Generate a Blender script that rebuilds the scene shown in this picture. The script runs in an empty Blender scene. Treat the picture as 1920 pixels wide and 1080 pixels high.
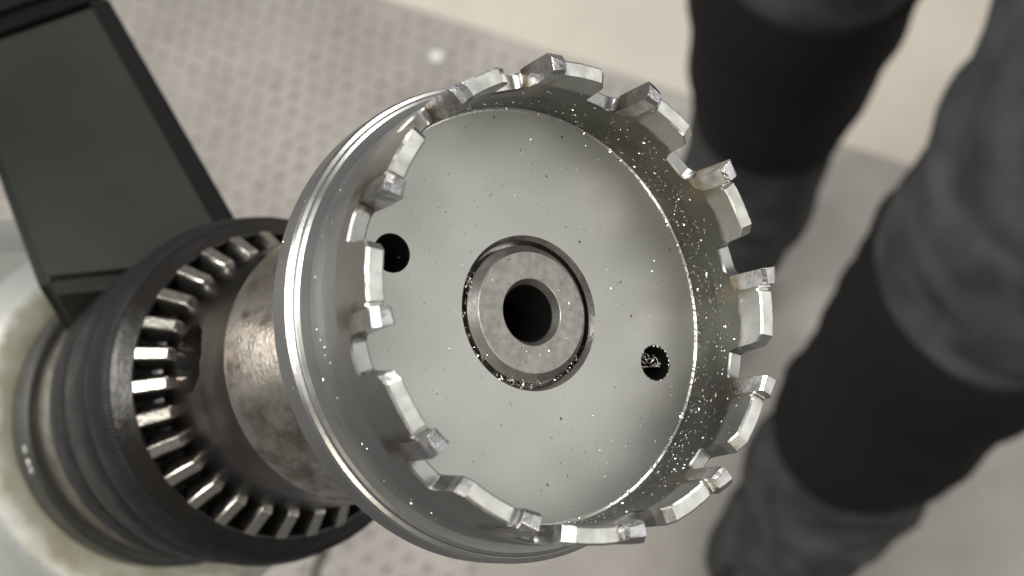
import bpy, bmesh, math, random
from mathutils import Vector, Matrix, noise
random.seed(7)
scene = bpy.context.scene
C = scene.collection
MM = 0.001

# ------------------------------------------------------------------ camera
FPX = 2399.1                       # focal length in pixels of the 1920 px wide photograph
CAM_H = 1.35
DOWN = Vector((0.026, 0.48, 0.877)).normalized()      # world down in lens axes (x right, y down, z ahead)
UPc = -DOWN
Xc = (Vector((1, 0, 0)) - UPc * UPc.x).normalized()
Yc = UPc.cross(Xc)
R = Matrix((Xc, Yc, UPc))          # lens axes -> world
CAM = Vector((0, 0, CAM_H))
def wd(v): return R @ Vector(v)
def wp(v): return CAM + R @ Vector(v)
def at(px, py, z):                 # a point seen at px,py in the photograph, z metres ahead
    return wp(((px - 960) / FPX * z, (py - 540) / FPX * z, z))
def on_floor(px, py, h=0.0):
    d = wd(((px - 960) / FPX, (py - 540) / FPX, 1)); t = (h - CAM.z) / d.z
    return CAM + d * t
cd = bpy.data.cameras.new('camera'); cam = bpy.data.objects.new('camera', cd); C.objects.link(cam)
cx, cy, cz = wd((1, 0, 0)), wd((0, -1, 0)), wd((0, 0, -1))
cam.matrix_world = Matrix(((cx.x, cy.x, cz.x, CAM.x), (cx.y, cy.y, cz.y, CAM.y), (cx.z, cy.z, cz.z, CAM.z), (0, 0, 0, 1)))
cd.sensor_width = 36; cd.lens = FPX / 1920 * 36; cd.clip_start = 0.01; cd.clip_end = 60
cd.dof.use_dof = True; cd.dof.focus_distance = 0.168; cd.dof.aperture_fstop = 23
scene.camera = cam

# ------------------------------------------------------------------ light
world = bpy.data.worlds.new('World'); scene.world = world; world.use_nodes = True
bg = world.node_tree.nodes['Background']
bg.inputs[0].default_value = (1.0, 0.98, 0.95, 1); bg.inputs[1].default_value = 0.15
def area(name, loc, target, sx, sy, power, col):
    l = bpy.data.lights.new(name, 'AREA'); l.shape = 'RECTANGLE'; l.size = sx; l.size_y = sy
    l.energy = power; l.color = col
    o = bpy.data.objects.new(name, l); C.objects.link(o); o.location = loc
    o.rotation_euler = (Vector(target) - Vector(loc)).to_track_quat('-Z', 'Y').to_euler()
    return o
area('ceiling_lamp', (-0.5, -0.1, 3.3), (-0.2, 0.2, 0.9), 1.6, 0.5, 36, (1, 0.98, 0.95))
side = wp((-0.05, 0.02, 0.25)) + wd((-0.79, -0.18, -0.35)).normalized() * 1.7
area('side_lamp', side, (-0.15, 0.4, 0.7), 1.1, 0.7, 24, (1, 0.975, 0.93))
area('ceiling_lamp', (0.3, 2.4, 3.0), (0.2, 0.9, 0.0), 1.6, 0.5, 42, (1, 0.98, 0.96))
area('ceiling_lamp', (0.5, -1.9, 2.6), (0, 0.1, 1.0), 1.2, 0.35, 16, (1, 0.93, 0.78))
fill_pos = wp((0, 0, 0.167)) + wd((0.87, -0.06, -0.41)).normalized() * 2.3
area('plate_fill', fill_pos, (0, 0.1, 1.2), 2.8, 2.2, 20, (1, 0.99, 0.95))  # unseen panel, added where the plate mirrors it to brighten the plate
vs = scene.view_settings; vs.view_transform = 'Standard'; vs.look = 'None'; vs.exposure = 0.1; vs.gamma = 1; vs.use_curve_mapping = False
scene.cycles.use_denoising = True

# ------------------------------------------------------------------ materials
def mat(name, col, metal=0.0, rough=0.5, var=None, vscale=200, vdetail=6, rvar=0.0, bump=0.0, bscale=800, spec=0.5, coat=0.0, lo=0.35, hi=0.65):
    m = bpy.data.materials.new(name); m.use_nodes = True
    nt = m.node_tree; b = nt.nodes['Principled BSDF']
    b.inputs['Base Color'].default_value = (*col, 1); b.inputs['Metallic'].default_value = metal
    b.inputs['Roughness'].default_value = rough; b.inputs['Specular IOR Level'].default_value = spec
    b.inputs['Coat Weight'].default_value = coat
    tc = nt.nodes.new('ShaderNodeTexCoord')
    if var or rvar:
        n = nt.nodes.new('ShaderNodeTexNoise'); n.inputs['Scale'].default_value = vscale; n.inputs['Detail'].default_value = vdetail
        nt.links.new(tc.outputs['Object'], n.inputs['Vector'])
        mr = nt.nodes.new('ShaderNodeMapRange'); mr.inputs[1].default_value = lo; mr.inputs[2].default_value = hi
        nt.links.new(n.outputs[0], mr.inputs[0])
        if var:
            mx = nt.nodes.new('ShaderNodeMix'); mx.data_type = 'RGBA'; mx.name = 'colour_mix'
            mx.inputs[6].default_value = (*col, 1); mx.inputs[7].default_value = (*var, 1)
            nt.links.new(mr.outputs[0], mx.inputs[0]); nt.links.new(mx.outputs[2], b.inputs['Base Color'])
        if rvar:
            m2 = nt.nodes.new('ShaderNodeMapRange'); m2.inputs[3].default_value = rough - rvar; m2.inputs[4].default_value = rough + rvar
            nt.links.new(mr.outputs[0], m2.inputs[0]); nt.links.new(m2.outputs[0], b.inputs['Roughness'])
    if bump:
        n = nt.nodes.new('ShaderNodeTexNoise'); n.inputs['Scale'].default_value = bscale; n.inputs['Detail'].default_value = 4
        nt.links.new(tc.outputs['Object'], n.inputs['Vector'])
        bp = nt.nodes.new('ShaderNodeBump'); bp.inputs['Strength'].default_value = bump; bp.inputs['Distance'].default_value = 0.0002
        nt.links.new(n.outputs[0], bp.inputs['Height']); nt.links.new(bp.outputs[0], b.inputs['Normal'])
    return m
def node(m, t, **k):
    n = m.node_tree.nodes.new(t)
    for a, v in k.items(): setattr(n, a, v)
    return n
def colour_layer(m, fac_socket, col):
    """put another colour over the material's base colour where fac is 1"""
    nt = m.node_tree; b = nt.nodes['Principled BSDF']
    mx = nt.nodes.new('ShaderNodeMix'); mx.data_type = 'RGBA'
    old = b.inputs['Base Color'].links
    if old: nt.links.new(old[0].from_socket, mx.inputs[6])
    else: mx.inputs[6].default_value = b.inputs['Base Color'].default_value
    mx.inputs[7].default_value = (*col, 1)
    nt.links.new(fac_socket, mx.inputs[0]); nt.links.new(mx.outputs[2], b.inputs['Base Color'])
def speck_layer(m, scale, size, col, keep=0.5):
    nt = m.node_tree; tc = node(m, 'ShaderNodeTexCoord'); v = node(m, 'ShaderNodeTexVoronoi'); v.inputs['Scale'].default_value = scale
    nt.links.new(tc.outputs['Object'], v.inputs['Vector'])
    r = node(m, 'ShaderNodeMapRange'); r.inputs[1].default_value = size; r.inputs[2].default_value = size * 0.5
    nt.links.new(v.outputs['Distance'], r.inputs[0])
    s = node(m, 'ShaderNodeSeparateColor'); nt.links.new(v.outputs['Color'], s.inputs[0])
    c = node(m, 'ShaderNodeMath', operation='GREATER_THAN'); c.inputs[1].default_value = 1 - keep; nt.links.new(s.outputs[0], c.inputs[0])
    p = node(m, 'ShaderNodeMath', operation='MULTIPLY'); nt.links.new(r.outputs[0], p.inputs[0]); nt.links.new(c.outputs[0], p.inputs[1])
    colour_layer(m, p.outputs[0], col)
def scratches(m, strength=0.15, sc=(60, 60, 900)):
    nt = m.node_tree; tc = node(m, 'ShaderNodeTexCoord'); mp = node(m, 'ShaderNodeMapping'); mp.inputs['Scale'].default_value = sc
    n = node(m, 'ShaderNodeTexNoise'); n.inputs['Scale'].default_value = 1; n.inputs['Detail'].default_value = 6
    nt.links.new(tc.outputs['Object'], mp.inputs[0]); nt.links.new(mp.outputs[0], n.inputs['Vector'])
    bp = node(m, 'ShaderNodeBump'); bp.inputs['Strength'].default_value = strength; bp.inputs['Distance'].default_value = 0.0001
    b = nt.nodes['Principled BSDF']; old = b.inputs['Normal'].links
    if old: nt.links.new(old[0].from_socket, bp.inputs['Normal'])
    nt.links.new(n.outputs[0], bp.inputs['Height']); nt.links.new(bp.outputs[0], b.inputs['Normal'])

def turning(m, strength=0.05, scale=9000):
    # faint lathe turning marks: rings round the part's own axis
    nt = m.node_tree; tc = node(m, 'ShaderNodeTexCoord'); s = node(m, 'ShaderNodeSeparateXYZ'); nt.links.new(tc.outputs['Object'], s.inputs[0])
    cb = node(m, 'ShaderNodeCombineXYZ'); nt.links.new(s.outputs[0], cb.inputs[0]); nt.links.new(s.outputs[1], cb.inputs[1])
    ln = node(m, 'ShaderNodeVectorMath', operation='LENGTH'); nt.links.new(cb.outputs[0], ln.inputs[0])
    n = node(m, 'ShaderNodeTexNoise', noise_dimensions='1D'); n.inputs['Scale'].default_value = scale; n.inputs['Detail'].default_value = 3
    nt.links.new(ln.outputs['Value'], n.inputs['W'])
    bp = node(m, 'ShaderNodeBump'); bp.inputs['Strength'].default_value = strength; bp.inputs['Distance'].default_value = 0.00005
    b = nt.nodes['Principled BSDF']; old = b.inputs['Normal'].links
    if old: nt.links.new(old[0].from_socket, bp.inputs['Normal'])
    nt.links.new(n.outputs[0], bp.inputs['Height']); nt.links.new(bp.outputs[0], b.inputs['Normal'])
M = {}
M['plate'] = mat('satin_steel_plate', (0.53, 0.53, 0.505), 1, 0.54, (0.49, 0.495, 0.465), 60, 8, 0.02, 0.06, 2500)
turning(M['plate'])
speck_layer(M['plate'], 420, 0.10, (0.10, 0.095, 0.085), 0.10)
M['steel'] = mat('turned_steel', (0.30, 0.30, 0.30), 1, 0.48, (0.26, 0.26, 0.26), 120, 6, 0.06, 0.05, 2000); scratches(M['steel'], 0.12)
M['edge'] = mat('edge_highlight', (0.62, 0.62, 0.59), 1, 0.30, (0.5, 0.5, 0.47), 300, 5, 0.05, 0.05, 1500)  # lighter than the steel: the chamfers' highlight is put into the colour
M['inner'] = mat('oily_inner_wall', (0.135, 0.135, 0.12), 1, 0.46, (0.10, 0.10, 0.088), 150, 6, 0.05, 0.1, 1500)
M['tooth'] = mat('ground_steel_tooth', (0.40, 0.40, 0.385), 1, 0.34, (0.33, 0.33, 0.315), 150, 6, 0.07, 0.12, 1500)
M['land'] = mat('ground_land', (0.66, 0.66, 0.63), 1, 0.33, (0.52, 0.52, 0.49), 400, 8, 0.08, 0.2, 1500)
M['carbide'] = mat('carbide', (0.58, 0.58, 0.60), 1, 0.26, (0.36, 0.35, 0.34), 500, 6, 0.10, 0.35, 1800)
M['hub'] = mat('hub_face', (0.36, 0.345, 0.325), 1, 0.46, (0.29, 0.28, 0.26), 900, 10, 0.05, 0.12, 3000)
M['hubedge'] = mat('hub_edge', (0.42, 0.41, 0.39), 1, 0.3, (0.22, 0.21, 0.2), 300, 6, 0.1, 0.2, 2000)
M['bore'] = mat('bore_shade', (0.006, 0.006, 0.006), 0, 0.6, spec=0.2)  # near-black stands in for the shade deep inside the holes
M['chip'] = mat('bright_swarf', (0.85, 0.83, 0.78), 1, 0.22)
M['nose'] = mat('rusty_chuck_nose', (0.74, 0.70, 0.63), 1, 0.27, (0.46, 0.40, 0.345), 380, 12, 0.06, 0.25, 1600, lo=0.38, hi=0.62)
def rust_layer(m, col, scale=240, lo=0.47, hi=0.66, amt=0.7):
    nt = m.node_tree; tc = node(m, 'ShaderNodeTexCoord'); n = node(m, 'ShaderNodeTexNoise'); n.inputs['Scale'].default_value = scale; n.inputs['Detail'].default_value = 14; n.inputs['Roughness'].default_value = 0.68
    mp = node(m, 'ShaderNodeMapping'); mp.inputs['Location'].default_value = (0.013, 0.021, 0.004); nt.links.new(tc.outputs['Object'], mp.inputs[0]); nt.links.new(mp.outputs[0], n.inputs['Vector'])
    r = node(m, 'ShaderNodeMapRange'); r.inputs[1].default_value = lo; r.inputs[2].default_value = hi; r.inputs[4].default_value = amt; nt.links.new(n.outputs[0], r.inputs[0])
    colour_layer(m, r.outputs[0], col)
rust_layer(M['nose'], (0.17, 0.11, 0.085))
M['body'] = mat('oily_chuck_body', (0.15, 0.12, 0.105), 1, 0.2, (0.03, 0.024, 0.022), 120, 7, 0.05, 0.15, 900)
M['geartop'] = mat('worn_gear_tooth', (0.66, 0.64, 0.57), 1, 0.30, (0.42, 0.40, 0.35), 400, 6, 0.08, 0.3, 1200)
M['gearside'] = mat('oily_black_steel', (0.014, 0.012, 0.011), 0.2, 0.3, (0.007, 0.006, 0.005), 300, 6, 0.08, 0.5, 900)
M['sleeve'] = mat('black_oxide_sleeve', (0.014, 0.014, 0.015), 0.0, 0.5, (0.009, 0.009, 0.010), 200, 6, 0.06, 0.15, 1500, spec=0.18)
M['bronze'] = mat('brown_metal_neck', (0.30, 0.265, 0.225), 1, 0.3, (0.13, 0.105, 0.085), 200, 6, 0.05)
M['ring'] = mat('dark_engraved_ring', (0.022, 0.023, 0.019), 0.0, 0.45, (0.015, 0.016, 0.013), 200)
M['engrave'] = mat('engraved_white', (0.7, 0.7, 0.66), 0, 0.6)
M['housing'] = mat('cast_aluminium', (0.52, 0.53, 0.51), 0.5, 0.45, (0.42, 0.43, 0.41), 45, 6, 0.05, 0.3, 500)
M['lobe'] = mat('cast_aluminium_lobe', (0.52, 0.53, 0.51), 0.5, 0.45, (0.40, 0.41, 0.39), 45, 6, 0.05, 0.3, 500)
M['bar'] = mat('dark_painted_bar', (0.009, 0.010, 0.008), 0, 0.55, (0.020, 0.022, 0.017), 14, 8, 0.06, 0.1, 600, spec=0.25)
M['barcap_shade'] = mat('black_plastic_and_shade', (0.004, 0.004, 0.004), 0, 0.7, spec=0.12)  # end cap, and the strip painted for the bar's shaded side
M['trouser'] = mat('charcoal_cloth', (0.070, 0.072, 0.074), 0, 0.9, (0.036, 0.037, 0.039), 30, 5, 0, 0.2, 900, spec=0.2)
M['pad'] = mat('black_cloth', (0.011, 0.011, 0.012), 0, 0.9, None, 30, 5, 0, 0.2, 500, spec=0.15)
M['shoe'] = mat('black_leather', (0.012, 0.012, 0.013), 0, 0.5)
M['mat'] = mat('studded_mat', (0.39, 0.365, 0.335), 0, 0.55, (0.29, 0.27, 0.245), 5, 9, 0.05, 0.1, 200)
M['stud'] = mat('dark_stud', (0.15, 0.14, 0.13), 0, 0.5, (0.31, 0.29, 0.27), 14)  # darker tone than the mat, uneven from stud to stud
M['floor'] = mat('beige_concrete', (0.62, 0.57, 0.49), 0, 0.6, (0.53, 0.485, 0.42), 2.5, 6, 0.05, 0.1, 100)
M['cord'] = mat('black_rubber', (0.01, 0.01, 0.01), 0, 0.6)
M['glint_blob'] = mat('glint_white', (0.92, 0.92, 0.90), 0, 0.3)  # white of the blob added as a glint

rust_layer(M['mat'], (0.21, 0.19, 0.17), scale=8, lo=0.48, hi=0.75, amt=0.6)
rust_layer(M['floor'], (0.40, 0.36, 0.30), scale=6, lo=0.48, hi=0.75, amt=0.5)
rust_layer(M['lobe'], (0.20, 0.19, 0.16), scale=40, lo=0.52, hi=0.75, amt=0.5)
# stains on the teeth by the brazed tips: uv = (degrees behind the tip / 30, height / 20 mm)
def tooth_stain(m, col, c=(0.12, 0.45), sc=(6.0, 2.6), amt=0.85):
    nt = m.node_tree; uv = node(m, 'ShaderNodeUVMap'); mp = node(m, 'ShaderNodeMapping')
    mp.inputs['Location'].default_value = (-c[0] * sc[0], -c[1] * sc[1], 0); mp.inputs['Scale'].default_value = (sc[0], sc[1], 0)
    ln = node(m, 'ShaderNodeVectorMath', operation='LENGTH'); tc = node(m, 'ShaderNodeTexCoord')
    oi = node(m, 'ShaderNodeObjectInfo')
    n = node(m, 'ShaderNodeTexNoise', noise_dimensions='4D'); n.inputs['Scale'].default_value = 420; n.inputs['Detail'].default_value = 5
    w = node(m, 'ShaderNodeMath', operation='MULTIPLY'); w.inputs[1].default_value = 37; nt.links.new(oi.outputs['Random'], w.inputs[0]); nt.links.new(w.outputs[0], n.inputs['W'])
    nt.links.new(tc.outputs['Object'], n.inputs['Vector']); nt.links.new(uv.outputs[0], mp.inputs[0]); nt.links.new(mp.outputs[0], ln.inputs[0])
    a = node(m, 'ShaderNodeMath', operation='ADD'); nt.links.new(ln.outputs['Value'], a.inputs[0]); nt.links.new(n.outputs[0], a.inputs[1])
    r = node(m, 'ShaderNodeMapRange'); r.inputs[1].default_value = 1.25; r.inputs[2].default_value = 0.75; r.inputs[4].default_value = amt
    nt.links.new(a.outputs[0], r.inputs[0]); colour_layer(m, r.outputs[0], col)
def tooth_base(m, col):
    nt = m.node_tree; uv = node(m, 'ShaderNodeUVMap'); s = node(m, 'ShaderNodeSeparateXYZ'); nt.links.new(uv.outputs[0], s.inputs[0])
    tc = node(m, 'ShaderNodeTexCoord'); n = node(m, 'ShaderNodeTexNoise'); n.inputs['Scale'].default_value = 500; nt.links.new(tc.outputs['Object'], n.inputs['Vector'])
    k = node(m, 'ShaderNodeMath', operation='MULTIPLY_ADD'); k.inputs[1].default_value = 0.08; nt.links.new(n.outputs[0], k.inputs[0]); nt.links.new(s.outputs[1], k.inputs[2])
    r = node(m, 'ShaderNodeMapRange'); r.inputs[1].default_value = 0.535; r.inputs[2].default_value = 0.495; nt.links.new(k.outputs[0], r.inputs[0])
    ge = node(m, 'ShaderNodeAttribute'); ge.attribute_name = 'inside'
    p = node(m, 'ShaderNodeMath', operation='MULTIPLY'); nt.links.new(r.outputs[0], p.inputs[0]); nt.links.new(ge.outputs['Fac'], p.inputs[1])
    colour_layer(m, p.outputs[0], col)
tooth_stain(M['carbide'], (0.24, 0.19, 0.12), c=(0.06, 0.42), sc=(1.0, 5.0), amt=0.8)
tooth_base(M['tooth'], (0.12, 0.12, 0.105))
tooth_stain(M['tooth'], (0.17, 0.145, 0.115))

# ring of dried oil on the housing's front face, radial distance in the housing's own axes
def oil_ring(m):
    nt = m.node_tree; tc = node(m, 'ShaderNodeTexCoord'); s = node(m, 'ShaderNodeSeparateXYZ'); nt.links.new(tc.outputs['Object'], s.inputs[0])
    n = node(m, 'ShaderNodeTexNoise'); n.inputs['Scale'].default_value = 70; n.inputs['Detail'].default_value = 6; nt.links.new(tc.outputs['Object'], n.inputs['Vector'])
    k = node(m, 'ShaderNodeMath', operation='MULTIPLY_ADD'); k.inputs[1].default_value = 0.020; k.inputs[2].default_value = -0.010; nt.links.new(n.outputs[0], k.inputs[0])
    cb = node(m, 'ShaderNodeCombineXYZ'); nt.links.new(s.outputs[0], cb.inputs[0]); nt.links.new(s.outputs[1], cb.inputs[1])
    ln = node(m, 'ShaderNodeVectorMath', operation='LENGTH'); nt.links.new(cb.outputs[0], ln.inputs[0])
    a = node(m, 'ShaderNodeMath', operation='ADD'); nt.links.new(ln.outputs['Value'], a.inputs[0]); nt.links.new(k.outputs[0], a.inputs[1])
    r = node(m, 'ShaderNodeMapRange'); r.inputs[1].default_value = 0.0425; r.inputs[2].default_value = 0.0385; r.inputs[4].default_value = 0.8
    nt.links.new(a.outputs[0], r.inputs[0])
    n2 = node(m, 'ShaderNodeTexNoise'); n2.inputs['Scale'].default_value = 160; n2.inputs['Detail'].default_value = 7; nt.links.new(tc.outputs['Object'], n2.inputs['Vector'])
    mx = node(m, 'ShaderNodeMapRange'); mx.inputs[1].default_value = 0.35; mx.inputs[2].default_value = 0.6; mx.inputs[3].default_value = 0.7; nt.links.new(n2.outputs[0], mx.inputs[0])
    p = node(m, 'ShaderNodeMath', operation='MULTIPLY'); nt.links.new(r.outputs[0], p.inputs[0]); nt.links.new(mx.outputs[0], p.inputs[1])
    colour_layer(m, p.outputs[0], (0.19, 0.17, 0.10))
oil_ring(M['housing'])

def knurl(m, count, strength=0.6):
    nt = m.node_tree; tc = node(m, 'ShaderNodeTexCoord'); s = node(m, 'ShaderNodeSeparateXYZ'); nt.links.new(tc.outputs['Object'], s.inputs[0])
    t = node(m, 'ShaderNodeMath', operation='ARCTAN2'); nt.links.new(s.outputs[1], t.inputs[0]); nt.links.new(s.outputs[0], t.inputs[1])
    k = node(m, 'ShaderNodeMath', operation='MULTIPLY'); k.inputs[1].default_value = count; nt.links.new(t.outputs[0], k.inputs[0])
    q = node(m, 'ShaderNodeMath', operation='SINE'); nt.links.new(k.outputs[0], q.inputs[0])
    bp = node(m, 'ShaderNodeBump'); bp.inputs['Strength'].default_value = strength; bp.inputs['Distance'].default_value = 0.0003
    b = nt.nodes['Principled BSDF']; nt.links.new(q.outputs[0], bp.inputs['Height']); nt.links.new(bp.outputs[0], b.inputs['Normal'])
M['knurl'] = mat('black_knurled_steel', (0.014, 0.014, 0.015), 0.0, 0.5, (0.009, 0.009, 0.010), 200, 6, 0.06, spec=0.18); knurl(M['knurl'], 260, 0.18)

# ------------------------------------------------------------------ mesh helpers
def obj(name, me, m, parent=None, sharp=32):
    if isinstance(me, bmesh.types.BMesh):
        bm = me; bmesh.ops.recalc_face_normals(bm, faces=bm.faces)
        me = bpy.data.meshes.new(name); bm.to_mesh(me); bm.free()
    if not me.materials: me.materials.append(m)
    if sharp:
        for p in me.polygons: p.use_smooth = True
        me.set_sharp_from_angle(angle=math.radians(sharp))
    o = bpy.data.objects.new(name, me); C.objects.link(o); o.parent = parent
    return o
def pydata(name, V, F):
    me = bpy.data.meshes.new(name); me.from_pydata([tuple(v) for v in V], [], F); me.update(); return me
def tag(o, label, cat, group=None, kind=None):
    o['label'] = label
    if cat: o['category'] = cat
    if group: o['group'] = group
    if kind: o['kind'] = kind
    return o
def lathe(prof, n=180, closed=False):
    """profile of (radius, height) in millimetres round local z"""
    V = []; F = []
    for r, z in prof:
        for i in range(n):
            t = 2 * math.pi * i / n; V.append((r * math.cos(t) * MM, r * math.sin(t) * MM, z * MM))
    k = len(prof)
    for j in range(k - 1 + (1 if closed else 0)):
        a, b = j * n, ((j + 1) % k) * n
        for i in range(n): F.append((a + i, a + (i + 1) % n, b + (i + 1) % n, b + i))
    return pydata('lathe', V, F)
def tube(pts, rad, n=8):
    V = []; F = []; m = len(pts)
    up = Vector((0.31, 0.52, 0.79))
    for i, p in enumerate(pts):
        d = (pts[min(i + 1, m - 1)] - pts[max(i - 1, 0)]).normalized(); a = d.cross(up).normalized(); b = d.cross(a)
        r = rad[i] if isinstance(rad, (list, tuple)) else rad
        for k in range(n):
            t = 2 * math.pi * k / n; V.append(p + a * (r * math.cos(t)) + b * (r * math.sin(t)))
    for i in range(m - 1):
        for k in range(n): F.append((i * n + k, i * n + (k + 1) % n, (i + 1) * n + (k + 1) % n, (i + 1) * n + k))
    F.append(tuple(range(n))[::-1]); F.append(tuple((m - 1) * n + k for k in range(n)))
    return V, F
def empty(name, mw=None, loc=None):
    o = bpy.data.objects.new(name, None); C.objects.link(o); o.empty_display_size = 0.01
    if mw is not None: o.matrix_world = mw
    if loc is not None: o.location = loc
    return o

# ------------------------------------------------------------------ the tool axis
TX, TY = 0.5798, -0.3124
HUB = Vector((2.4243, 3.2049, 166.9923)) * MM
a_ = Vector((math.sin(TX) * math.cos(TY), math.sin(TX) * math.sin(TY), -math.cos(TX)))
u_ = a_.cross(Vector((0, 0, 1))).normalized(); v_ = a_.cross(u_)
aw, uw, vw, ow = wd(a_), wd(u_), wd(v_), wp(HUB)
AX = Matrix(((uw.x, vw.x, aw.x, ow.x), (uw.y, vw.y, aw.y, ow.y), (uw.z, vw.z, aw.z, ow.z), (0, 0, 0, 1)))
TH0 = math.degrees(-0.1484)        # leading edge of the topmost tooth, degrees round the axis
def pol(r, deg, z): t = math.radians(deg); return Vector((r * math.cos(t) * MM, r * math.sin(t) * MM, z * MM))

# ------------------------------------------------------------------ floor and mat
FY = 0.05          # the floor is built from just this side of the picture's lower edge
def big_sheet(name, corners, z, m):
    o = obj(name, pydata(name, [(c.x, c.y, z) for c in corners], [(0, 1, 2, 3)]), m, sharp=0); o['kind'] = 'structure'; return o
big_sheet('floor', [Vector((-5, FY, 0)), Vector((5, FY, 0)), Vector((5, 7, 0)), Vector((-5, 7, 0))], 0.0, M['floor'])
e0, e1 = on_floor(905, 60), on_floor(1660, 300)
ed = (e1 - e0).normalized(); en = Vector((ed.y, -ed.x, 0))
if en.y > 0: en = -en
c0 = e0 - ed * 1.6; c1 = e0 + ed * 1.9; MT = 0.008
bm = bmesh.new()
def clip_y(P):
    out = []
    for a, b in zip(P, P[1:] + P[:1]):
        if a.y >= FY: out.append(a)
        if (a.y < FY) != (b.y < FY): t = (FY - a.y) / (b.y - a.y); out.append(a + (b - a) * t)
    return out
PM = clip_y([Vector((p.x, p.y, 0)) for p in (c0, c1, c1 + en * 2.2, c0 + en * 2.2)]); k_ = len(PM)
lo_ = [bm.verts.new((p.x, p.y, 0.0005)) for p in PM]; hi_ = [bm.verts.new((p.x, p.y, MT)) for p in PM]
bm.faces.new(lo_); bm.faces.new(hi_)
for i in range(k_): bm.faces.new((lo_[i], lo_[(i + 1) % k_], hi_[(i + 1) % k_], hi_[i]))
bmesh.ops.recalc_face_normals(bm, faces=bm.faces)
bmesh.ops.bevel(bm, geom=[e for e in bm.edges], offset=0.003, segments=2, affect='EDGES')
fm = tag(obj('floor_mat', bm, M['mat']), 'pale grey studded rubber floor mat under the drill', 'mat')
# studs: short raised lozenges in staggered rows
V = []; F = []
sp = 0.027; o0 = on_floor(300, 300)
g1 = (on_floor(700, 120) - on_floor(300, 300)); g1.z = 0; g1.normalize(); g2 = Vector((-g1.y, g1.x, 0))
for i in range(-60, 61):
    for j in range(-60, 61):
        p = o0 + g1 * (sp * (i + 0.5 * (j % 2))) + g2 * (sp * 0.8 * j)
        d = p - c0; s, t = d.dot(ed), d.dot(en)
        if not (0.02 < s < 3.45 and 0.02 < t < 1.9) or p.y < FY + 0.02: continue
        if (p - on_floor(960, 540)).length > 1.15 or (p - on_floor(1250, 300)).dot(ed) > 0: continue
        k = len(V); q_ = random.uniform(0.8, 1.2); l, w, h = 0.0085 * q_, 0.0048 * random.uniform(0.8, 1.2), 0.0032; p = p + Vector((random.uniform(-1, 1), random.uniform(-1, 1), 0)) * 0.003
        L = (g1 * 0.35 + g2).normalized() if False else (g1 + g2 * 0.25).normalized(); W = Vector((-L.y, L.x, 0)); z = Vector((0, 0, MT - 0.0002))
        p = Vector((p.x, p.y, 0)) + z
        for q in (L * l, W * w, -L * l, -W * w): V.append(p + q)
        for q in (L * l, W * w, -L * l, -W * w): V.append(p + q * 0.55 + Vector((0, 0, h)))
        F += [(k, k + 1, k + 5, k + 4), (k + 1, k + 2, k + 6, k + 5), (k + 2, k + 3, k + 7, k + 6), (k + 3, k, k + 4, k + 7), (k + 4, k + 5, k + 6, k + 7)]
st = obj('stud', pydata('stud', V, F), M['stud'], fm, sharp=0); st['kind'] = 'stuff'
# one pale blob added on the mat to give a blurred glint
bm = bmesh.new(); bmesh.ops.create_icosphere(bm, subdivisions=2, radius=0.0085)
for v in bm.verts: v.co.z *= 0.7; v.co.x *= 1.15
pl = obj('glint_blob', bm, M['glint_blob']); pl.location = on_floor(820, 112, MT) + Vector((0, 0, 0.006)); tag(pl, 'small pale blob added as a blurred glint on the studded mat', 'glint_blob')

# ------------------------------------------------------------------ person at the right: two trousered legs
def cat_path(P, n):
    out = []
    m = len(P) - 1
    for k in range(n + 1):
        x = k / n * m; i = min(int(x), m - 1); t = x - i
        p0, p1, p2, p3 = P[max(i - 1, 0)], P[i], P[i + 1], P[min(i + 2, m)]
        out.append(0.5 * ((2 * p1) + (p2 - p0) * t + (2 * p0 - 5 * p1 + 4 * p2 - p3) * t * t + (3 * p1 - p0 - 3 * p2 + p3) * t ** 3))
    return out
def leg_rings(V, F, pts, rads, folds, seed, n=40, i0=0):
    k0 = len(V); m = len(pts)
    for i, p in enumerate(pts):
        d = (pts[min(i + 1, m - 1)] - pts[max(i - 1, 0)]).normalized()
        a = d.cross(Vector((0, 1, 0.2))).normalized(); b = d.cross(a)
        for k in range(n):
            t = 2 * math.pi * k / n
            r = rads[i]
            q = p + a * (r * math.cos(t)) + b * (r * math.sin(t))
            f = noise.noise(Vector((q.x * 9 + seed, q.y * 9, q.z * 22)))
            g = math.sin((i + i0) * 0.8 + 3.0 * math.sin(t + seed) + 4.5 * f)
            r2 = r * (1 + folds[i] * (0.6 * g + 0.7 * f))
            V.append(p + a * (r2 * math.cos(t)) + b * (r2 * 1.06 * math.sin(t)))
    for i in range(m - 1):
        for k in range(n):
            F.append((k0 + i * n + k, k0 + i * n + (k + 1) % n, k0 + (i + 1) * n + (k + 1) % n, k0 + (i + 1) * n + k))
    F.append(tuple(k0 + k for k in range(n))[::-1]); F.append(tuple(k0 + (m - 1) * n + k for k in range(n)))
def lerp_list(keys, n):
    out = []
    for k in range(n + 1):
        x = k / n * (len(keys) - 1); i = min(int(x), len(keys) - 2); t = x - i; out.append(keys[i] * (1 - t) + keys[i + 1] * t)
    return out
legA = [at(1415, 1075, 1.335), at(1555, 905, 1.20), at(1700, 710, 1.0), at(1895, 480, 0.83), at(2130, 180, 0.70)]
legB = [at(1345, 500, 1.50), at(1390, 380, 1.40), at(1445, 190, 1.22), at(1490, 20, 1.06), at(1580, -230, 0.90)]
hipA = legA[-1] + Vector((0.05, 0.05, 0.16)); hipB = legB[-1] + Vector((0.10, -0.02, 0.16))
pelvis = (hipA + hipB) / 2 + Vector((0.06, 0, 0.10))
person = empty('person', loc=Vector((pelvis.x, pelvis.y, 0)))
tag(person, 'person in charcoal work trousers with black knee sleeves and black shoes, seen from thighs down', 'person')
inv_p = Matrix.Translation(-person.location)
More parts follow.
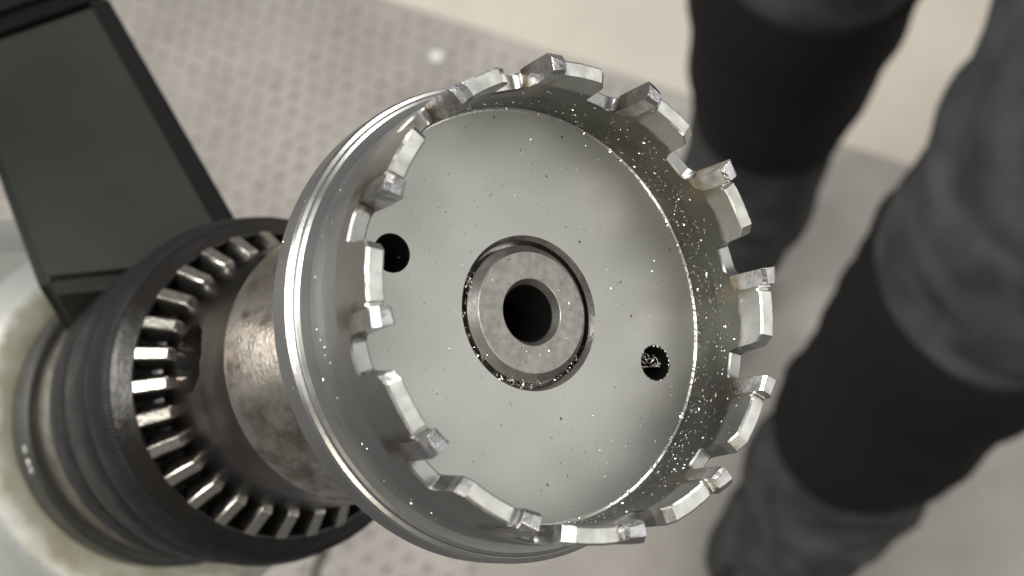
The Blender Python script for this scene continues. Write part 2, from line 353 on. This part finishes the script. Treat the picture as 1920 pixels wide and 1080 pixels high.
def to_person(V): return [inv_p @ v for v in V]
LR = lerp_list([0.050, 0.074, 0.070, 0.080, 0.088, 0.10], 60); LF = lerp_list([0.14, 0.20, 0.05, 0.08, 0.07, 0.03], 60); LFB = lerp_list([0.06, 0.08, 0.05, 0.04, 0.04, 0.03], 60)
V = []; F = []
for pts, hip, seed in ((legA, hipA, 0.0), (legB, hipB, 5.3)):
    P = cat_path(pts + [hip], 60)
    leg_rings(V, F, P, LR, LF if seed == 0 else LFB, seed)
P = cat_path([hipA + Vector((0, 0, -0.02)), pelvis, hipB + Vector((0, 0, -0.02))], 16); leg_rings(V, F, P, [0.115] * 17, [0.0] * 17, 2)
P = cat_path([pelvis + Vector((0, 0, -0.04)), pelvis + Vector((0, 0, 0.12))], 8); leg_rings(V, F, P, [0.165] * 9, [0.0] * 9, 2)
tr = obj('trousers', pydata('trousers', to_person(V), F), M['trouser'], person)
rm = tr.modifiers.new('join', 'REMESH'); rm.mode = 'VOXEL'; rm.voxel_size = 0.006; rm.use_smooth_shade = True
# black sleeve over each knee
def sub_path(pts, i0, i1, n=30): return cat_path(pts, 60)[i0:i1]
for pts, hip, seed, i0, i1 in ((legA, hipA, 0.0, 18, 35), (legB, hipB, 5.3, 23, 45)):
    P = cat_path(pts + [hip], 60)[i0:i1]; V = []; F = []; m = len(P)
    rad = [LR[i0 + i] * 1.03 + 0.005 - (0.004 if i in (0, m - 1) else 0) for i in range(m)]
    leg_rings(V, F, P, rad, (LF if seed == 0 else LFB)[i0:i1], seed, i0=i0)
    obj('knee_sleeve', pydata('knee_sleeve', to_person(V), F), M['pad'], person, sharp=60)
def shoe(ankle, toe_dir):
    toe_dir = toe_dir.normalized(); side = Vector((-toe_dir.y, toe_dir.x, 0)); base = Vector((ankle.x, ankle.y, 0.0))
    secs = [(-0.085, 0.030, 0.065), (-0.06, 0.038, 0.10), (0.0, 0.042, 0.12), (0.06, 0.045, 0.085), (0.12, 0.050, 0.06), (0.17, 0.045, 0.05), (0.20, 0.025, 0.035)]
    V = []; F = []; n = 14
    for s, w, h in secs:
        for k in range(n):
            t = 2 * math.pi * k / n; zz = max(0.012, MT + 0.003) + (h - 0.012) * max(0, (math.sin(t) + 0.35) / 1.35)
            V.append(base + toe_dir * s + side * (w * math.cos(t)) + Vector((0, 0, zz)))
    for i in range(len(secs) - 1):
        for k in range(n): F.append((i * n + k, i * n + (k + 1) % n, (i + 1) * n + (k + 1) % n, (i + 1) * n + k))
    F.append(tuple(range(n))[::-1]); F.append(tuple((len(secs) - 1) * n + k for k in range(n)))
    return obj('shoe', pydata('shoe', to_person(V), F), M['shoe'], person, sharp=50)
td = on_floor(1380, 1300) - on_floor(1450, 1090); td.z = 0
shoe(legA[0], td); shoe(legB[0], td)

# ------------------------------------------------------------------ machine behind the chuck
drill = empty('drill_machine', AX)
tag(drill, 'grey cast drill housing with oily stain ring behind the black chuck', 'drill')
obj('gear_housing', lathe([(20, -160.5), (34, -160.8), (41, -161.5), (43.5, -163), (45.5, -166.5), (47, -171), (48.5, -176), (48.5, -190)]), M['housing'], drill)
# the casting the boss stands on: a thick rounded block behind it
AXI = AX.inverted()
def on_axis_plane(px, py, z):
    o = AXI @ CAM; d = AXI.to_3x3() @ wd(((px - 960) / FPX, (py - 540) / FPX, 1)); return o + d * ((z * MM - o.z) / d.z)
bm = bmesh.new()
Q = [on_axis_plane(x, y, -174) for x, y in ((-330, 395), (300, 395), (400, 800), (395, 1150), (-330, 1250))]
fr = [bm.verts.new(q) for q in Q]; bk = [bm.verts.new(q + Vector((0, 0, -0.13))) for q in Q]
bm.faces.new(fr); bm.faces.new(bk[::-1])
for i in range(5): bm.faces.new((fr[i], bk[i], bk[(i + 1) % 5], fr[(i + 1) % 5]))
bmesh.ops.recalc_face_normals(bm, faces=bm.faces)
bmesh.ops.bevel(bm, geom=list(bm.edges), offset=0.010, segments=5, affect='EDGES')
obj('casting', bm, M['lobe'], drill, sharp=40)
rg = obj('engraved_ring', lathe([(24, -148.0), (33.6, -148.0), (34.4, -148.8), (34.7, -160.2), (34.2, -161.2), (24, -161.4)]), M['ring'], drill, sharp=20)
obj('spindle_neck', lathe([(20, -132.6), (31.2, -133.2), (31.8, -134), (32.3, -146.2), (31.4, -147.2), (20, -147.6)]), M['bronze'], drill)
def digit(ch, deg, z, h=1.9, w=1.3):
    """raised thin digit strokes on the ring, reading along the rim"""
    loops = {'0': [(0.5, 0.5, 0.5, 0.5)], '6': [(0.5, 0.28, 0.5, 0.28)]}[ch]
    V = []; F = []; k = 0
    paths = [[(cx + rx * math.cos(q * math.pi / 9), cy + ry * math.sin(q * math.pi / 9)) for q in range(19)] for cx, cy, rx, ry in loops]
    if ch == '6': paths.append([(0.0, 0.3), (0.05, 0.6), (0.3, 0.9), (0.75, 1.0)])
    for pth in paths:
        pts = [pol(34.47, deg + math.degrees((x - 0.5) * w / 34.4), z + (y - 0.5) * h) for x, y in pth]
        v, f = tube(pts, 0.14 * MM, 5); V += v; F += [tuple(i + k for i in ff) for ff in f]; k = len(V)
    return obj('engraved_digit', pydata('digit', V, F), M['engrave'], rg, sharp=60)

# dark painted bar running past the chuck
barq = empty('machine_bar', loc=at(230, 300, 0.34))
tag(barq, 'dark painted rectangular steel bar above and behind the chuck', 'bar')
ib = Matrix.Translation(-barq.location)
def loft_box(corn_near, corn_far, bev):
    bm = bmesh.new(); vn = [bm.verts.new(ib @ p) for p in corn_near]; vf = [bm.verts.new(ib @ p) for p in corn_far]
    bm.faces.new(vn); bm.faces.new(vf[::-1])
    for i in range(4): bm.faces.new((vn[i], vf[i], vf[(i + 1) % 4], vn[(i + 1) % 4]))
    if bev: bmesh.ops.bevel(bm, geom=list(bm.edges), offset=bev, segments=3, affect='EDGES')
    return bm
z0, z1 = 0.258, 0.300
n0, n1, n2, n3 = at(70, 540, z0), at(480, 500, z0), at(190, -8, z1), at(-92, 92, z1)
fn = (n1 - n0).cross(n3 - n0).normalized()
if fn.dot(ow - CAM) < 0: fn = -fn
thick = fn * 0.022
obj('bar_body', loft_box([n0, n1, n2, n3], [p + thick for p in (n0, n1, n2, n3)], 0.0028), M['bar'], barq)
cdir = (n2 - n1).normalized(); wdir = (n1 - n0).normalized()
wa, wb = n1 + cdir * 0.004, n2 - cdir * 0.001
obj('shade_strip', loft_box([wa - wdir * 0.0035 - fn * 0.0006, wa + wdir * 0.0012 - fn * 0.0006, wb + wdir * 0.0012 - fn * 0.0006, wb - wdir * 0.0035 - fn * 0.0006], [wa - wdir * 0.0035 + thick, wa + wdir * 0.0012 + thick, wb + wdir * 0.0012 + thick, wb - wdir * 0.0035 + thick], 0.0006), M['barcap_shade'], barq)  # black strip added to imitate the shade on the bar's right side
obj('end_cap', loft_box([n3 - fn * 0.003, n2 - fn * 0.003 , n2 + cdir * 0.05 - fn * 0.003, n3 + cdir * 0.05 - fn * 0.003], [p + thick * 1.2 for p in (n3, n2, n2 + cdir * 0.05, n3 + cdir * 0.05)], 0.003), M['barcap_shade'], barq)

# ------------------------------------------------------------------ drill chuck
chuck = empty('drill_chuck', AX)
tag(chuck, 'rusty black drill chuck with a toothed gear ring, gripping the cutter', 'chuck')
obj('nose', lathe([(7, -24), (11.5, -23.5), (13, -25), (18.5, -40), (21.6, -48), (22.8, -52.0), (23.1, -53.0), (22.6, -53.6), (15, -54)]), M['nose'], chuck)
# body with three key holes: each hole a recessed cup, its depth shade painted black
KH = [75.5 + math.degrees(-0.1484), 195.5 + math.degrees(-0.1484), 315.5 + math.degrees(-0.1484)]
def body_mesh():
    n = 240; zs = [-53.2 - i * (82.0 - 53.2) / 48 for i in range(49)]
    V = []; F = []
    for z in zs:
        for i in range(n):
            deg = 360 * i / n; r = 22.9 + (z + 53.2) / (-77.5 + 53.2) * 1.1
            for k in KH:
                dx = ((deg - k + 180) % 360 - 180) * math.pi / 180 * r; dz = z + 69.5
                d = math.hypot(dx, dz)
                if d < 5.6: r -= min(1, (5.6 - d) / 0.8) * 8
            V.append(pol(r, deg, z))
    for j in range(48):
        for i in range(n): F.append((j * n + i, j * n + (i + 1) % n, (j + 1) * n + (i + 1) % n, (j + 1) * n + i))
    me = pydata('body', V, F); me.materials.append(M['body']); me.materials.append(M['bore'])
    for p in me.polygons:
        c = p.center / MM
        if math.hypot(c.x, c.y) < 22.7: p.material_index = 1
    return me
obj('body', body_mesh(), M['body'], chuck, sharp=40)
slv = obj('gear_sleeve', lathe([(22, -90), (22.2, -83.0), (22.6, -82.0), (26.2, -87.6), (28.2, -85.5), (28.6, -85.5), (30.4, -87.6), (31.2, -88.5), (31.6, -89.2)]), M['gearside'], chuck, sharp=25)
obj('knurled_band', lathe([(31.5, -88.9), (32.2, -89.6), (32.7, -90.6), (33.7, -96.4), (33.5, -97.2), (32.0, -97.8)], 240), M['knurl'], chuck, sharp=25)
obj('rear_sleeve', lathe([(31.8, -97.6), (32.0, -99.2), (32.9, -100.4), (33.3, -101.6), (33.4, -114.4), (33.0, -115.4), (31.6, -116.0)], 240), M['sleeve'], chuck, sharp=25)
obj('rear_knurled_ring', lathe([(31.4, -115.8), (31.5, -117.6), (32.4, -118.6), (32.9, -119.8), (32.9, -130.8), (32.2, -132.2), (24, -132.8)], 240), M['knurl'], chuck, sharp=25)
# bevel gear teeth
def gear_tooth_mesh():
    # along the cone from inner (r 24.4) to outer (r 30.2); section is a ridge with a flat worn top
    V = []; F = []
    dr, dz = 30.0 - 24.4, -88.0 + 78.6; L = math.hypot(dr, dz); er, ez = dr / L, dz / L; nr, nz = -ez, er
    secs = [(-0.1, -0.9), (0.4, 0.1), (L - 3.6, 0.5), (L - 2.8, -0.5)]
    for s, h in secs:
        sc = (24.4 + er * s) / 27.0
        for x, hh in ((-2.2, -3.0), (-1.55, h - 1.2), (-1.12, h - 0.22), (-0.82, h), (0.82, h), (1.12, h - 0.22), (1.55, h - 1.2), (2.2, -3.0)):
            r = 24.4 + er * s + nr * hh; z = -78.6 + ez * s + nz * hh
            V.append(Vector((r * MM, x * sc * MM, z * MM)))
    n = 8
    for i in range(3):
        for k in range(n - 1): F.append((i * n + k, i * n + k + 1, (i + 1) * n + k + 1, (i + 1) * n + k))
    F.append(tuple(range(n))[::-1]); F.append(tuple(3 * n + k for k in range(n)))
    me = pydata('gear_tooth', V, F); me.materials.append(M['geartop']); me.materials.append(M['gearside'])
    for p in me.polygons:
        xs = [abs(me.vertices[i].co.y) / MM for i in p.vertices]
        p.material_index = 0 if max(xs) < 1.3 and len(p.vertices) == 4 else 1
    bm = bmesh.new(); bm.from_mesh(me); bmesh.ops.recalc_face_normals(bm, faces=bm.faces); bm.to_mesh(me); bm.free()
    for p in me.polygons: p.use_smooth = True
    me.set_sharp_from_angle(angle=math.radians(35))
    return me
gm = gear_tooth_mesh()
for k in range(30):
    o = bpy.data.objects.new('gear_tooth', gm); C.objects.link(o); o.parent = chuck
    o.rotation_euler = (0, 0, math.radians(TH0 + 71.0 + 12 * k))

# ------------------------------------------------------------------ hole cutter
cutter = empty('hole_cutter', AX)
tag(cutter, 'steel hole cutter with twelve carbide tipped teeth, dusted with shavings', 'hole cutter')
RI, RO = 27.65, 29.85
obj('flange', lathe([(29.3, -3.3), (30.75, -3.3), (31.15, -3.65), (31.3, -3.95), (31.42, -3.95), (31.85, -4.25), (32.1, -4.75), (32.1, -8.6), (31.9, -8.8), (8, -9.0)], 240), M['steel'], cutter, sharp=14)
ZB = 5.0
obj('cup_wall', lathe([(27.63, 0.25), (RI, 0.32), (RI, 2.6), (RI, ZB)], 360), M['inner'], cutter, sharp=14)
obj('corner_chamfer', lathe([(27.2, 0.0), (27.4, 0.02), (27.64, 0.26)], 360), M['edge'], cutter, sharp=14)
obj('rim_chamfer', lathe([(31.43, -3.93), (31.86, -4.22), (32.12, -4.74)], 240), M['edge'], cutter, sharp=14)
obj('inner_rim_chamfer', lathe([(30.78, -3.29), (31.17, -3.63)], 240), M['edge'], cutter, sharp=14)
obj('outer_wall', lathe([(29.55, -3.3), (29.55, -2.5), (29.6, 1.2), (RO, 1.45), (RO, ZB)], 360), M['steel'], cutter)
# face plate with the centre opening and two pin holes
bm = bmesh.new()
def ring_edges(cx, cy, r, n):
    vs_ = [bm.verts.new(((cx + r * math.cos(2 * math.pi * i / n)) * MM, (cy + r * math.sin(2 * math.pi * i / n)) * MM, 0)) for i in range(n)]
    return vs_, [bm.edges.new((vs_[i], vs_[(i + 1) % n])) for i in range(n)]
E_ = []; E_ += ring_edges(0, 0, 27.25, 240)[1]
rec = ring_edges(0, 0, 10.3, 120); E_ += rec[1]
PH = [pol(20.95, TH0 - 116.8, 0), pol(20.95, TH0 + 62.0, 0)]; PH = [(p.x / MM, p.y / MM) for p in PH]
hol = [ring_edges(x, y, 2.5, 40) for x, y in PH]
for h in hol: E_ += h[1]
bmesh.ops.triangle_fill(bm, use_beauty=True, use_dissolve=False, edges=E_)
# drop faces inside the openings
for f in list(bm.faces):
    c = f.calc_center_median() / MM
    if c.xy.length < 10.25 or any((c.xy - Vector(h)).length < 2.45 for h in PH): bm.faces.remove(f)
obj('face_plate', bm, M['plate'], cutter, sharp=30)
for x, y in PH:
    me = lathe([(2.5, 0), (2.35, -0.15), (2.35, -7), (0.1, -7.2)], 40); o = obj('pin_hole', me, M['bore'], cutter); o.location = (x * MM, y * MM, 0)
obj('hub_recess', lathe([(10.3, 0.0), (10.15, -0.2), (9.75, -0.75), (9.6, -2.8), (8.2, -2.8)], 120), M['hubedge'], cutter, sharp=14)
obj('arbor_face', lathe([(9.15, -2.8), (9.1, -0.75), (8.12, 0.32), (8.0, 0.4), (4.5, 0.4), (4.4, 0.33), (3.85, -0.7)], 120), M['hub'], cutter, sharp=12)
obj('arbor_bore', lathe([(3.85, -0.7), (3.75, -0.85), (3.75, -22), (0.1, -22)], 80), M['bore'], cutter)
obj('arbor_shank', lathe([(8, -9), (12.8, -9.1), (13.2, -9.6), (13.2, -13), (12.5, -13.6), (6.4, -14), (6.3, -40), (0.1, -40)], 90), M['gearside'], cutter)

ZG, ZL = 7.5, 13.75
def tooth_path(rng):
    zl = ZL + rng.uniform(-0.12, 0.12)
    P = [(-5.2, ZG), (-4.4, ZG), (-3.6, ZG + 0.02)]
    for k in range(1, 7):
        t = k / 6 * math.pi / 2; P.append((-3.4 + 3.3 * math.sin(t), ZG + 1.9 * (1 - math.cos(t))))
    P += [(0.1, ZG + 3.0), (0.2, zl - 0.2), (0.6, zl), (3.6, zl - 0.02), (4.5, zl - 0.05), (4.75, zl - 0.55), (5.3, zl - 0.6), (5.7, zl - 0.1)]
    tr_ = 19.6 + rng.uniform(-0.5, 0.4)
    x = 6.4
    while x < tr_ - 2.0: P.append((x, zl - 0.1 - 0.02 * (x - 6))); x += 1.1
    P += [(tr_ - 0.1, zl - 1.35), (tr_ + 0.05, zl - 1.7), (tr_ + 0.25, zl - 3.0), (tr_ + 0.7, ZG + 1.0), (tr_ + 1.1, ZG + 0.25), (tr_ + 1.6, ZG), (22.5, ZG), (23.7, ZG), (24.8, ZG)]
    return P
def tooth_mesh(th, rng):
    P = tooth_path(rng); V = []; UVs = []; c = 0.22
    for n_, (f, z) in enumerate(P):
        if 2 < n_ < len(P) - 4: z += rng.uniform(-0.07, 0.07)
        for r, zz in ((RI, ZB), (RI, z - c), (RI + c, z), (RO - c * 1.3, z), (RO, z - c * 1.2), (RO, ZB)):
            V.append(pol(r, th - f, zz)); UVs.append((f / 30, zz / 20))
    F = []
    for i in range(len(P) - 1):
        for k in range(5): F.append((i * 6 + k, i * 6 + k + 1, (i + 1) * 6 + k + 1, (i + 1) * 6 + k))
    me = pydata('tooth', V, F); uv = me.uv_layers.new(name='UVMap')
    for l in me.loops: uv.data[l.index].uv = UVs[l.vertex_index]
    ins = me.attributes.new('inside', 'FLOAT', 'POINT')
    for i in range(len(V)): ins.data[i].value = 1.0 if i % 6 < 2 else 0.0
    me.materials.append(M['tooth']); me.materials.append(M['land'])
    for i, p in enumerate(me.polygons):
        if i % 5 in (1, 2, 3) and sum(V[v].z for v in p.vertices) / 4 > 11.2 * MM: p.material_index = 1
    return me
def tip_mesh(th, rng):
    j = lambda s: rng.uniform(-s, s)
    zt = 15.35 + j(0.15); b0 = ZG + 0.9
    pr = [(-0.3, 27.42, 30.25), (1.9, 27.5, 30.15), (4.1, 27.58, 30.02)]
    bm = bmesh.new(); rows = []
    for i, (f, r0, r1) in enumerate(pr):
        top = zt - 0.16 * i
        z1_ = b0 + (0.0 if i < 2 else 0.9)
        q = [(r0 + 0.12, z1_), (r0, b0 + 3.0), (r0, top - 0.5 + j(0.12)), (r0 + 0.45, top + j(0.1)), (r1 - 0.8, top - 0.02 + j(0.1)), (r1, top - 0.7 + j(0.12)), (r1, b0 + 3.0), (r1 - 0.12, z1_)]
        rows.append([bm.verts.new(pol(r, th - f + j(0.06) + (0.22 if z < b0 + 0.1 and i == 0 else 0), z)) for r, z in q])
    for a, b in zip(rows, rows[1:]):
        for k in range(8): bm.faces.new((a[k], a[(k + 1) % 8], b[(k + 1) % 8], b[k]))
    bm.faces.new(rows[0][::-1]); bm.faces.new(rows[-1])
    bmesh.ops.bevel(bm, geom=list(bm.edges), offset=0.05 * MM, segments=1, affect='EDGES')
    uv = bm.loops.layers.uv.new('UVMap')
    for f in bm.faces:
        for l in f.loops: l[uv].uv = (0.06, l.vert.co.z / MM / 20)
    return bm
for k in range(12):
    th = TH0 - 30 * k; rng = random.Random(100 + k)
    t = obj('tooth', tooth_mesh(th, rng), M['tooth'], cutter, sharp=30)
    obj('carbide_tip', tip_mesh(th, rng), M['carbide'], t, sharp=12)

# ------------------------------------------------------------------ swarf
V = []; F = []; rng = random.Random(3)
def chip(p, nrm, size, length=None):
    k = len(V); t = nrm.cross(Vector((rng.uniform(-1, 1), rng.uniform(-1, 1), rng.uniform(-1, 1)))).normalized(); b = nrm.cross(t)
    l = length or size * rng.uniform(0.8, 2.0); w = size * rng.uniform(0.4, 0.8); h = size * rng.uniform(0.2, 0.7)
    lift = nrm * (0.02 * MM)
    for q in (-t * l - b * w * 0.6, t * l * 0.8 - b * w, t * l + b * w * 0.5, -t * l * 0.7 + b * w): V.append(p + lift + q * 0.5 * MM)
    V.append(p + lift + nrm * h * MM + t * rng.uniform(-0.3, 0.3) * size * MM)
    F.extend([(k, k + 1, k + 4), (k + 1, k + 2, k + 4), (k + 2, k + 3, k + 4), (k + 3, k, k + 4), (k + 3, k + 2, k + 1, k)])
ZA = Vector((0, 0, 1))
for _ in range(330):       # on the face plate
    r = 27 * math.sqrt(rng.uniform(0.16, 1)); d = rng.uniform(0, 360); p = pol(r, d, 0)
    if any((Vector((p.x / MM, p.y / MM)) - Vector(h)).length < 2.6 for h in PH): continue
    chip(p, ZA, rng.choice((0.08, 0.1, 0.12, 0.15, 0.22)))
for _ in range(60): chip(pol(rng.uniform(4.7, 7.8), rng.uniform(0, 360), 0.4), ZA, rng.choice((0.12, 0.18, 0.25)))
for _ in range(70): chip(pol(rng.uniform(9.2, 9.6), TH0 + rng.uniform(40, 240), rng.uniform(-1.6, -0.9)), ZA, rng.uniform(0.2, 0.5))
for _ in range(1300):       # on the inner wall, right side thickest
    d = TH0 + rng.gauss(-100, 55); z = abs(rng.gauss(0, 5.0)) + 0.4
    if z > 12.5: continue
    q = (-(d - TH0)) % 30
    if z > ZG - 0.3 and (q > 19.2 or q < 0.5): continue
    nrm = -pol(1000, d, 0).normalized(); chip(pol(RI, d, z), nrm, rng.choice((0.07, 0.08, 0.1, 0.12, 0.16, 0.24)))
for _ in range(110):       # outside of the wall and on the flange step
    d = TH0 + rng.uniform(20, 200); nrm = pol(1000, d, 0).normalized()
    if rng.random() < 0.5: chip(pol(29.6, d, rng.uniform(-2.5, 1.0)), nrm, rng.choice((0.12, 0.18, 0.25)))
    else: chip(pol(32.1, d, rng.uniform(-8, -4.8)), nrm, rng.choice((0.1, 0.14)))
for _ in range(80):        # in the fillet corner
    d = TH0 + rng.gauss(-80, 60); chip(pol(27.3, d, 0.3), ZA, rng.uniform(0.15, 0.4))
for _ in range(70):
    d = TH0 + rng.gauss(-95, 60); chip(pol(27.35, d, 0.2), ZA, rng.uniform(0.25, 0.5), rng.uniform(0.3, 1.0))
for _ in range(55):
    r = rng.uniform(11, 26.5); chip(pol(r, rng.uniform(0, 360), 0.0), ZA, rng.uniform(0.12, 0.2), rng.uniform(0.4, 0.9))
for _ in range(90):
    d = TH0 + rng.gauss(-100, 50); z = rng.uniform(0.5, 7.0); chip(pol(RI, d, z), -pol(1000, d, 0).normalized(), rng.uniform(0.18, 0.34), rng.uniform(0.3, 0.8))
def curl(c, r, axis, turns, rise, rad):
    a = axis.orthogonal().normalized(); b = axis.cross(a); pts = []
    ph = rng.uniform(0, 6)
    for i in range(int(14 * turns) + 2):
        t = i / 14 * 2 * math.pi + ph; pts.append(c + (a * math.cos(t) + b * math.sin(t)) * r * MM + axis * (rise * i / 14 * MM))
    v, f = tube(pts, rad * MM, 5); k = len(V); V.extend(v); F.extend(tuple(i + k for i in ff) for ff in f)
for d in (150, 158, 165, 171, 178, 120, 60):
    curl(pol(rng.uniform(9.0, 9.6), TH0 + d, rng.uniform(-1.2, -0.3)), rng.uniform(0.35, 0.75), Vector((rng.uniform(-1, 1), rng.uniform(-1, 1), rng.uniform(-.4, 1))).normalized(), rng.uniform(0.6, 1.6), 0.3, 0.07)
hx, hy = PH[0]
for i in range(9):
    q = Vector(((hx + rng.uniform(-0.6, 1.5)) * MM, (hy + rng.uniform(-1.5, 1.3)) * MM, rng.uniform(-1.6, -0.5) * MM))
    curl(q, rng.uniform(0.3, 0.8), Vector((rng.uniform(-1, 1), rng.uniform(-1, 1), rng.uniform(-.4, 1))).normalized(), rng.uniform(0.5, 1.1), 0.3, 0.09)
for i in range(22):
    t = i / 22 * 6.283; chip(Vector(((hx + 2.45 * math.cos(t)) * MM, (hy + 2.45 * math.sin(t)) * MM, 0)), ZA, rng.uniform(0.15, 0.4))
sw = obj('metal_shavings', pydata('metal_shavings', V, F), M['chip'], sharp=0); sw.matrix_world = AX
tag(sw, 'fine bright metal shavings scattered over the cutter', 'shavings', kind='stuff')

# engraved ring digits (placed last: they follow the ring's radius)
for ch, d in (('0', 93.5), ('6', 98.3), ('0', 101.2)): digit(ch, TH0 + d, -150.8)

# dark cord hanging past the mat at the bottom
pts = cat_path([on_floor(622, 1000, 0.3), on_floor(600, 1050, 0.25), on_floor(585, 1110, 0.2), on_floor(560, 1300, 0.05)], 24)
v, f = tube(pts, 0.0035, 10)
tag(obj('power_cord', pydata('power_cord', v, f), M['cord'], sharp=60), 'thin black cord hanging below the chuck', 'cord')
